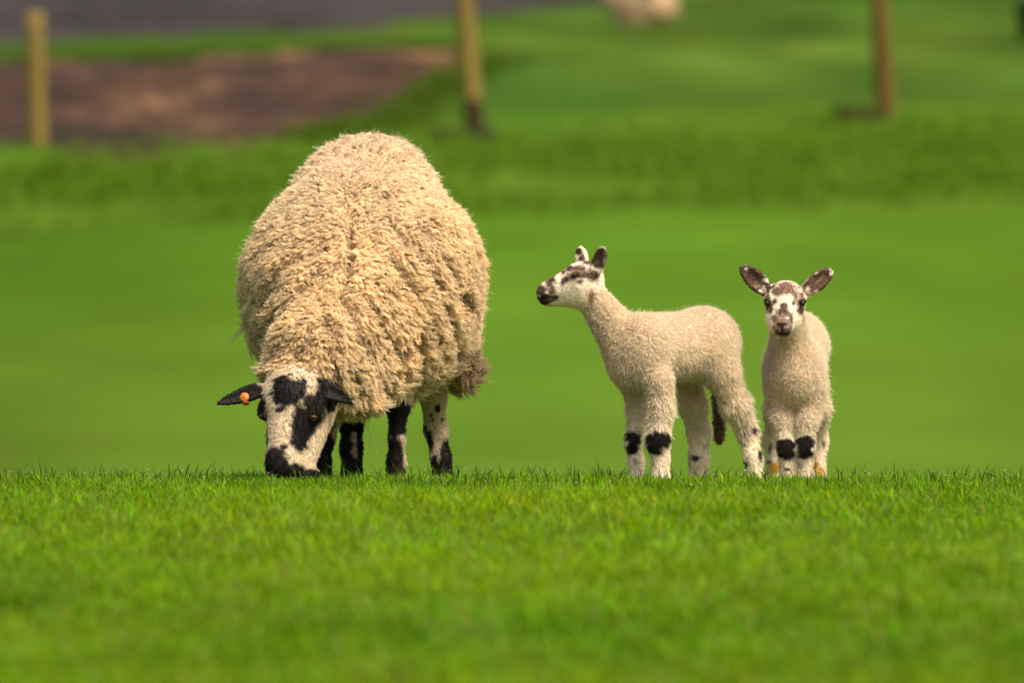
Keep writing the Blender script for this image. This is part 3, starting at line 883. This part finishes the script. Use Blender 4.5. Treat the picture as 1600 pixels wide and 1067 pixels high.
def finish_lamb(root_o, B, blobs, seed, flow_fn, yellow=(), extra_len=None):
    v, f = B.skin(0.0029)
    wool, reg = B.weights(v, .012)
    v = relax(v, f, 2, .5)
    n0 = vert_normals(v, f)
    base = LCRM * np.exp(.10 * fbm(v, 7, seed, 3))[:, None]
    hairw = smoothstep(.75, .25, wool)[:, None]
    base = base * (1 - hairw) + LWHT * hairw
    base = base * (1 - .35 * hairw * smoothstep(.25, .6, fbm(v, 45, seed + 71, 2))[:, None] * smoothstep(.20, .08, v[:, 2])[:, None])
    tone = paint(v, base, blobs, seed + 3, .55, 95)
    wl = smoothstep(.3, .8, wool)
    v = v + n0 * (wl * (.0022 * fbm(v, 55, seed + 9, 2)))[:, None]
    n0 = vert_normals(v, f)
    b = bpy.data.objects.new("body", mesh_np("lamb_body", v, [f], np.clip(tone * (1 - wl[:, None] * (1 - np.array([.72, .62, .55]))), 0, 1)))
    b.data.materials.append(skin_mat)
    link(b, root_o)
    vw = toward_cam_weight(v, n0)
    rn = np.random.default_rng(seed)
    g = flow_fn(v, reg)
    flow = tangent(norm(g) + .55 * np.stack([fbm(v, 70, seed + 21, 2), fbm(v, 70, seed + 23, 2), fbm(v, 70, seed + 25, 2)], 1) * wl[:, None]
                   + .15 * np.stack([fbm(v, 40, seed + 31, 2), fbm(v, 40, seed + 33, 2), fbm(v, 40, seed + 35, 2)], 1), n0)
    # tight curls on neck and trunk
    mix = scatter(v, f, n0, np.clip(wool * 1.2 - .1, 0, 1) * vw, 26000, seed + 41)
    root, nr = mix(v), norm(mix(n0)); m = len(root)
    fibres("fleece", root - nr * .001, nr, tangent(mix(flow), nr), (.0042 + .0022 * mix(wl)) * np.exp(.22 * rn.normal(size=m)), .00024, np.clip(.60 + .25 * rn.normal(size=m), .1, .95),
           mix(tone) * np.exp(.09 * rn.normal(size=(m, 1))), per=4, spread=.0026, clump=.35, crimp=.0009, wave=.0036, pts=6, seed=seed + 42, parent=root_o, mat=lamb_mat, jit=.30, tip=.5)
    # smooth hair on face, legs and a halo of fine fuzz everywhere
    hw = np.clip(1.2 - wool * 1.5, 0, 1) * vw
    short = np.isin(reg, ["ear", "head"]).astype(float)
    mix = scatter(v, f, n0, hw, 15000, seed + 51)
    root, nr = mix(v), norm(mix(n0)); m = len(root)
    ln = np.full(m, .0052)
    if extra_len is not None: ln = ln + extra_len(root)
    ln = ln * np.exp(.25 * rn.normal(size=m)) * (1 - .42 * mix(short))
    fibres("coat", root - nr * .001, nr, tangent(mix(flow), nr), ln, .00026, np.clip(.76 + .10 * rn.normal(size=m), 0, 1), mix(tone) * np.exp(.12 * rn.normal(size=(m, 1))), per=4, spread=.0022, clump=.7, pts=5, seed=seed + 52, parent=root_o, mat=hair_mat, jit=.16)
    mix = scatter(v, f, n0, (.35 + .65 * wl) * vw, 5000, seed + 61)
    root, nr = mix(v), norm(mix(n0)); m = len(root)
    ln = rn.uniform(.008, .017, m) * np.where(mix(wl) > .3, 1, .6) * (1 - .5 * mix(short))
    fibres("fuzz", root, nr, tangent(mix(flow), nr), ln, .00018, rn.uniform(.2, .7, m), mix(tone) * 1.05, per=1, crimp=.0007, wave=.007, pts=5, seed=seed + 62, parent=root_o, mat=lamb_mat, jit=.3)
    return v, n0

# ---- lamb seen from the side, head high, looking left
D1 = 27.05
def A(px, py, dd): return P(px, py, D1 + dd)
lamb = empty("lamb", G(1070, D1))
tag(lamb, "cream lamb standing side-on with head raised, looking left towards the ewe", "lamb", "twin lambs")
B = Body(shrink=0.0035)
B.cone(A(997, 546, -.075), A(1092, 540, .08), 54 * S, 54 * S, .035)
B.ell(A(1104, 536, .10), e3(52, .085, 51), .04)
B.ell(A(1006, 548, -.125), e3(38, .06, 56), .035)
B.ell(A(984, 574, -.10), e3(30, .055, 36), .03)
B.cone(A(974, 532, -.09), A(923, 462, -.10), 37 * S, 23.5 * S, .02)
B.ell(A(1118, 556, .045), e3(32, .055, 44), .03)
lgp = lambda px, dd: G(px, D1 + dd, .010)
leg(B, [(A(1029, 595, -.145), 25), (A(1034, 642, -.15), 18), (A(1028, 690, -.16), 17.5), (A(1032, 716, -.155), 13), (lgp(1032, -.16), 16.5)], .02, wl=(.8, .35))
leg(B, [(A(992, 600, -.06), 23), (A(997, 645, -.06), 15.5), (A(989, 692, -.07), 12), (A(994, 720, -.065), 11.5), (lgp(995, -.07), 14)], .02, wl=(.8, .35))
leg(B, [(A(1130, 585, .04), 29), (A(1150, 634, .05), 20), (A(1168, 676, .075), 14), (A(1177, 715, .06), 12.5), (lgp(1181, .05), 14)], .025, wl=(.8, .35))
leg(B, [(A(1071, 582, .16), 23), (A(1083, 635, .16), 19), (A(1093, 678, .18), 16), (A(1092, 715, .165), 14), (lgp(1092, .16), 16)], .025, wl=(.8, .35))
B.cone(A(1135, 520, .20), A(1119, 590, .225), 9 * S, 8 * S, .015, .6, "tail")
B.cone(A(1119, 590, .225), A(1125, 660, .22), 8 * S, 8 * S, .01, .6, "tail")
B.cone(A(1125, 660, .22), A(1124, 686, .22), 8 * S, 7 * S, .01, .6, "tail")
B.ell(A(916, 437, -.10), e3(27, .038, 28), .02, 0, H)
B.cone(A(900, 443, -.10), A(862, 455, -.10), 28 * S, 17 * S, .02, 0, H)
B.ell(A(853, 459, -.10), e3(14.5, .020, 15), .012, 0, H)
B.cone(A(908, 460, -.10), A(868, 466, -.10), 23 * S, 11 * S, .02, 0, H)
B.ell(A(857, 470, -.10), e3(11, .016, 7), .008, 0, H)
B.ell(A(897, 427, -.137), e3(11, .010, 7), .010, 0, H)
B.ear(A(929, 432, -.130), A(942, 387, -.142), 23 * S, (-.35, -1, .0), .008)
B.ear(A(913, 420, -.075), A(905, 387, -.055), 25 * S, (-1, -.9, .0), .008)
B.cut(A(846, 451, -.120), e3(5, .006, 2.6), .004)
B.cut(A(858, 464.5, -.130), e3(20, .012, 1.2), .004)
B.cut(A(898, 431, -.150), e3(6, .006, 3.2), .004)
def ab(px, py, dd, rx, ry, col=BRN, soft=.25, rd=.045): return (A(px, py, dd), (rx * S, rd, ry * S), col, soft)
blobs = [ab(1029, 686, -.18, 19, 12, KNE, .2, .032), ab(1022, 696, -.18, 13, 16, KNE, .2, .03), ab(1038, 690, -.18, 9, 9, KNE, .3, .03), ab(990, 684, -.08, 11, 12, KNE, .2, .03), ab(988, 699, -.08, 10, 11, KNE, .2, .03),
         ab(850, 467, -.11, 15, 10, DRK, .3), ab(844, 453, -.11, 11, 9, BRN, .4), ab(859, 438, -.12, 8, 10, BRN, .5), ab(861, 455, -.12, 6, 8, BRN * 1.6, .6), ab(864, 466, -.13, 9, 5, BRN, .5),
         ab(898, 430, -.135, 10, 7, BRN, .4), ab(889, 420, -.13, 7, 5, BRN, .5), ab(905, 420, -.13, 12, 5, BRN * 1.2, .5), ab(912, 430, -.13, 9, 5, BRN, .5), ab(879, 424, -.13, 4, 5, BRN, .5),
         ab(883, 437, -.13, 6, 4, BRN * 1.3, .6), ab(906, 440, -.13, 6, 4, BRN * 1.3, .6), ab(918, 410, -.12, 9, 4, BRN * 1.4, .5), ab(926, 430, -.14, 9, 10, BRN, .4), ab(879, 442, -.13, 3, 3, BRN, .5), ab(877, 408, -.11, 3, 3, BRN, .5),
         ab(930, 408, -.15, 6, 24, BRN * .8, .3, .02), ab(941, 392, -.15, 9, 8, BRN * .9, .4, .02), ab(938, 402, -.15, 13, 20, BRN * .9, .3, .03), ab(943, 405, -.15, 3, 10, PINK, .5, .02), ab(903, 394, -.06, 6, 5, BRN * 1.3, .4, .03), ab(909, 405, -.06, 5, 6, BRN * 2.2, .6, .03),
         ab(924, 464, -.14, 5, 8, np.array([.34, .22, .11]), .5, .03),
         ab(1122, 650, .22, 10, 60, np.array([.11, .078, .05]), .3, .03), ab(1124, 688, .22, 11, 16, np.array([.19, .105, .05]), .4, .03),
         ab(1187, 712, .06, 4, 10, DRK, .4, .05), ab(1178, 672, .06, 5, 5, DRK * 2, .6, .05), ab(1087, 716, .15, 5, 5, DRK * 2, .5, .03), ab(1165, 725, .04, 4, 5, DRK * 2.5, .6, .03)]
def flow1(v, reg):
    g = np.zeros_like(v); g[:, 0] = .45; g[:, 2] = -.8; g[:, 1] = .1
    h = reg == "head"; g[h] = (.8, .1, -.25)
    e = reg == "ear"; g[e] = (.1, 0, 1)
    return g
def len1(p):
    up = smoothstep(.06, .17, p[:, 2]) * smoothstep(.36, .26, p[:, 2])
    back = smoothstep(A(1100, 600, 0)[0], A(1170, 600, 0)[0], p[:, 0])
    return up * (.006 + .004 * back)
finish_lamb(lamb, B, blobs, 1000, flow1, extra_len=len1)
ball("eye", A(897, 430.5, -.1425), (.0075, .0055, .0058), eye_mat, lamb)
ball("eye", A(897, 430.5, -.0600), (.0075, .0055, .0058), eye_mat, lamb)

# ---- lamb seen from the front, ears spread
D2 = 27.30
def C(px, py, dd): return P(px, py, D2 + dd)
lamb2 = empty("lamb", G(1245, D2))
tag(lamb2, "cream lamb facing the camera with both ears spread wide and black knees together", "lamb", "twin lambs")
B = Body(shrink=0.0035)
B.ell(C(1241, 585, -.07), e3(44, .10, 58), .04)
B.cone(C(1242, 575, -.02), C(1249, 545, .22), 41 * S, 41 * S, .04)
B.ell(C(1250, 538, .22), e3(40, .10, 50), .04)
B.ell(C(1218, 590, -.06), e3(18, .07, 42), .03)
B.ell(C(1267, 590, -.06), e3(18, .07, 42), .03)
B.cone(C(1240, 565, -.08), C(1229, 495, -.15), 38 * S, 26 * S, .035)
lg2 = lambda px, dd: G(px, D2 + dd, .010)
leg(B, [(C(1217, 610, -.09), 22), (C(1222, 655, -.105), 16), (C(1228, 700, -.115), 13), (C(1230, 722, -.105), 10.5), (lg2(1230, -.11), 13)], .02, wl=(.8, .35))
leg(B, [(C(1268, 610, -.09), 23), (C(1262, 655, -.105), 16.5), (C(1258, 700, -.115), 14), (C(1257, 722, -.105), 11.5), (lg2(1257, -.11), 14)], .02, wl=(.8, .35))
leg(B, [(C(1222, 600, .20), 25), (C(1212, 640, .20), 16), (C(1206, 690, .24), 12), (lg2(1211, .22), 12)], .025, wl=(.8, .35))
leg(B, [(C(1270, 600, .20), 26), (C(1279, 640, .20), 17), (C(1280, 690, .24), 12), (lg2(1279, .22), 12.5)], .025, wl=(.8, .35))
B.ell(C(1227, 470, -.19), e3(32, .05, 31), .02, 0, H)
B.cone(C(1226, 478, -.215), C(1222, 508, -.262), 24 * S, 14 * S, .02, 0, H)
B.ell(C(1222, 511, -.265), e3(17, .020, 14), .012, 0, H)
B.ell(C(1224, 500, -.215), e3(27, .04, 24), .02, 0, H)
B.ell(C(1222, 522, -.255), e3(12, .015, 6), .008, 0, H)
B.ell(C(1201, 468, -.222), e3(8, .013, 6), .010, 0, H)
B.ell(C(1252, 468, -.222), e3(8, .013, 6), .010, 0, H)
B.ear(C(1203, 459, -.185), C(1160, 418, -.18), 30 * S, (.15, -1, .1), .008)
B.ear(C(1253, 461, -.185), C(1298, 423, -.18), 28 * S, (-.15, -1, .1), .008)
B.cut(C(1215, 508, -.288), e3(4.2, .006, 2.2), .003)
B.cut(C(1230, 508, -.288), e3(4.2, .006, 2.2), .003)
B.cut(C(1222, 517, -.286), e3(1.0, .007, 5), .003)
B.cut(C(1222, 521.5, -.280), e3(13, .009, 1.1), .003)
B.cut(C(1199, 474, -.240), e3(5, .006, 3.2), .003)
B.cut(C(1253, 474, -.240), e3(5, .006, 3.2), .003)
def cb(px, py, dd, rx, ry, col=BRN, soft=.3, rd=.04): return (C(px, py, dd), (rx * S, rd, ry * S), col, soft)
YEL = np.array([.60, .36, .02])
blobs = [cb(1227, 696, -.13, 14, 11, KNE, .2, .028), cb(1230, 709, -.13, 12, 10, KNE, .2, .028), cb(1257, 692, -.13, 16, 12, KNE, .2, .028), cb(1258, 706, -.13, 12, 11, KNE, .2, .028),
         cb(1211, 731, .20, 9, 10, YEL, .4, .06), cb(1282, 737, .20, 6, 9, YEL, .4, .06), cb(1274, 727, .19, 5, 7, YEL, .4, .06), cb(1203, 722, .2, 4, 4, DRK * 2, .5, .04),
         cb(1204, 700, .2, 3, 8, DRK * 2.5, .6, .04), cb(1287, 694, .2, 3, 6, DRK * 2.5, .6, .04), cb(1230, 733, -.12, 5, 3, DRK * 2, .5, .02), cb(1212, 660, .1, 4, 4, DRK * 3, .6, .05),
         cb(1228, 452, -.22, 18, 11, BRN * 1.9, .5), cb(1214, 456, -.22, 7, 8, BRN * 1.6, .5), cb(1243, 462, -.22, 5, 6, BRN * 1.6, .5), cb(1199, 472, -.23, 7, 12, BRN, .4), cb(1204, 484, -.23, 4, 7, BRN, .5),
         cb(1253, 474, -.23, 8, 7, BRN, .4), cb(1251, 486, -.23, 7, 7, BRN * 1.3, .5), cb(1252, 462, -.22, 5, 6, BRN * 1.6, .5), cb(1210, 471, -.24, 4, 4, BRN * 1.5, .6), cb(1240, 474, -.24, 3, 4, BRN * 1.6, .6),
         cb(1223, 489, -.27, 11, 9, BRN * 1.1, .4, .03), cb(1225, 479, -.26, 6, 7, BRN * .8, .4, .03), cb(1211, 498, -.27, 5, 6, BRN * .9, .5, .03), cb(1236, 498, -.27, 4, 9, BRN * .9, .5, .03),
         cb(1222, 504, -.28, 15, 12, PINK * 1.05, .4, .04), cb(1222, 518, -.28, 16, 9, PINK * .8, .4, .04), cb(1222, 508, -.29, 9, 4, DRK, .3, .02), cb(1222, 515, -.29, 1.6, 6, DRK, .5, .02), cb(1222, 522, -.27, 12, 1.8, DRK * .8, .5, .03),
         cb(1176, 434, -.20, 36, 30, BRN * .9, .15, .03), cb(1172, 432, -.20, 10, 6, BRN * .6, .5, .02), cb(1188, 440, -.2, 9, 5, BRN * .8, .5, .02), cb(1183, 446, -.2, 10, 4, np.array([.26, .16, .08]), .6, .02),
         cb(1283, 437, -.20, 32, 26, BRN * 1.2, .2, .03), cb(1281, 437, -.2, 15, 6, PINK, .5, .02), cb(1258, 445, -.2, 7, 7, BRN * .5, .4, .02), cb(1290, 430, -.2, 7, 6, BRN, .5, .02),
         cb(1197, 438, -.2, 9, 4, LWHT, .4, .02), cb(1255, 437, -.2, 8, 4, LWHT, .4, .02)]
def flow2(v, reg):
    g = np.zeros_like(v); g[:, 2] = -1; g[:, 1] = .3; g[:, 0] = .6 * np.tanh((v[:, 0] - C(1243, 550, 0)[0]) / .04)
    h = reg == "head"
    dx = v[h] - C(1222, 505, -.25); g[h] = norm(dx)
    e = reg == "ear"
    g[e] = np.where((v[e, 0] < C(1227, 0, 0)[0])[:, None], [-.7, 0, .7], [.75, 0, .65])
    return g
def len2(p):
    return smoothstep(.06, .17, p[:, 2]) * smoothstep(.36, .26, p[:, 2]) * .006
finish_lamb(lamb2, B, blobs, 2000, flow2, extra_len=len2)
ball("eye", C(1198.5, 474, -.2345), (.0068, .0060, .0060), eye_mat, lamb2)
ball("eye", C(1253.5, 474, -.2345), (.0068, .0060, .0060), eye_mat, lamb2)

# ================================================================== far things
brown_wood = noise_mat("brown_post", [(0.3, srgb(104, 78, 34) * .7), (0.6, srgb(130, 102, 48) * .7), (0.8, srgb(96, 70, 40) * .7)], 3, stretch=(6, 6, .8), bump=.3)
wood = noise_mat("weathered_post", [(0.3, srgb(136, 112, 50) * .62), (0.6, srgb(166, 142, 72) * .62), (0.8, srgb(124, 98, 62) * .62)], 3, stretch=(6, 6, .8), bump=.3)
dark_foot = noise_mat("dark_post_foot", [(0.4, srgb(52, 44, 26) * .8), (0.7, srgb(76, 64, 34) * .8)], 6, stretch=(4, 4, 1), bump=.3)  # darker tone for the lowest part of a post
def post(px, py, top, dx_top, wpx, d, label, foot=0.0, wood=wood):
    x, y = on_ray(px, py)
    z0 = gz(x, y)[0] - .1
    k = y / FPX
    h = (py - top) * k + .1
    r = wpx * k / 2
    root = empty("fence_post", (x, y, z0 + .1)); tag(root, label, "post", "fence posts on the far bank")
    def seg(name, t0, t1, mat, grow=0.0, par=root):
        rings, vs, fs = 9, [], []
        for j in range(rings):
            t = t0 + (t1 - t0) * j / (rings - 1)
            for s in range(14):
                a = 2 * math.pi * s / 14
                rr = r * (1.06 - .12 * t) * (1 + .04 * math.sin(3 * a + px)) + grow
                vs.append((x + dx_top * k * t + rr * math.cos(a), y + rr * math.sin(a), z0 + h * t))
        for j in range(rings - 1):
            for s in range(14):
                fs.append([j * 14 + s, j * 14 + (s + 1) % 14, (j + 1) * 14 + (s + 1) % 14, (j + 1) * 14 + s])
        me = mesh_np(name, np.array(vs), [np.array(fs), np.array([list(range((rings - 1) * 14, rings * 14))])])
        o = bpy.data.objects.new(name, me); me.materials.append(mat)
        return link(o, par)
    if foot:
        seg("shaft", foot, 1.0, wood); seg("foot", 0.0, foot, dark_foot, .003)
    else:
        seg("shaft", 0.0, 1.0, wood)
post(60, 232, 20, -6, 28, 0, "weathered wooden fence post in front of the bare earth bank, top in view")
post(744, 205, -40, -22, 29, 0, "leaning weathered fence post behind the ewe's back, its foot darker", foot=.27)
post(1386, 188, -40, -14, 28, 0, "brown fence post on the green slope above the lambs", foot=.08, wood=brown_wood)

# pale stone block on the hillside
x, y = on_ray(1005, 40)
k = y / FPX
stone = bpy.data.objects.new("stone_block", None)
import bmesh
bm = bmesh.new()
bmesh.ops.create_cube(bm, size=1)
bmesh.ops.subdivide_edges(bm, edges=bm.edges[:], cuts=5, use_grid_fill=True)
for vv in bm.verts:
    co = vv.co
    q = np.array([[co.x, co.y, co.z]])
    l = co.length
    co *= (0.62 + .38 * .62 / max(l, .3))
    co.x += .06 * co.z + .12 * fbm(q, 2, 5)[0]; co.y += .10 * fbm(q, 2, 6)[0]; co.z += .12 * fbm(q, 2, 7)[0] + (.22 * (co.x + .3) if co.z < 0 else 0)
me = bpy.data.meshes.new("stone_block"); bm.to_mesh(me); bm.free()
for p_ in me.polygons: p_.use_smooth = True
stone = bpy.data.objects.new("stone_block", me)
stone.scale = (90 * k, 75 * k, 84 * k); stone.rotation_euler = (0, math.radians(-16), math.radians(-28))
stone.location = (x, y + .3, gz(x, y)[0] + 26 * k)
me.materials.append(noise_mat("pale_sandstone", [(0.3, srgb(190, 152, 108) * .6), (0.6, srgb(228, 194, 148) * .66)], 2.5, bump=.3))
scene.collection.objects.link(stone)
tag(stone, "pale cream stone block lying on the grassy hillside at the top edge", "stone")

# dark blue feed bucket at the right edge
x, y = on_ray(1600, 62)
k = y / FPX
bucket = empty("feed_bucket", (x, y, gz(x, y)[0])); tag(bucket, "dark blue feed bucket cut off by the right edge of the picture", "bucket")
def lathe(name, prof, c, mat, parent, seg=24, tilt=0):
    vs, fs = [], []
    for (rr, h) in prof:
        for s in range(seg):
            a = 2 * math.pi * s / seg
            vs.append((c[0] + rr * math.cos(a) + tilt * h, c[1] + rr * math.sin(a), c[2] + h))
    for j in range(len(prof) - 1):
        for s in range(seg):
            fs.append([j * seg + s, j * seg + (s + 1) % seg, (j + 1) * seg + (s + 1) % seg, (j + 1) * seg + s])
    o = bpy.data.objects.new(name, mesh_np(name, np.array(vs), [np.array(fs)])); o.data.materials.append(mat)
    return link(o, parent)
navy = flat_mat("navy_plastic", (.02, .03, .07), .4)
bc = (x + 13 * k, y, gz(x, y)[0])
lathe("shell", [(0, .01), (19 * k, 0), (27 * k, 56 * k), (29 * k, 57 * k), (29 * k, 60 * k), (25 * k, 60 * k), (17 * k, 4 * k), (0, 4 * k)], bc, navy, bucket)
hv = [(bc[0] + 28 * k * math.cos(a), bc[1] - 4 * k, bc[2] + 58 * k + 26 * k * math.sin(a)) for a in np.linspace(0, math.pi, 13)]
vs, fs = [], []
for p_ in hv:
    for s in range(6):
        a = 2 * math.pi * s / 6
        vs.append((p_[0] + 1.2 * k * math.cos(a), p_[1] + 1.2 * k * math.sin(a), p_[2] + 1.2 * k * math.sin(a) * .3))
for j in range(12):
    for s in range(6):
        fs.append([j * 6 + s, j * 6 + (s + 1) % 6, (j + 1) * 6 + (s + 1) % 6, (j + 1) * 6 + s])
o = bpy.data.objects.new("handle", mesh_np("handle", np.array(vs), [np.array(fs)])); o.data.materials.append(navy); link(o, bucket)
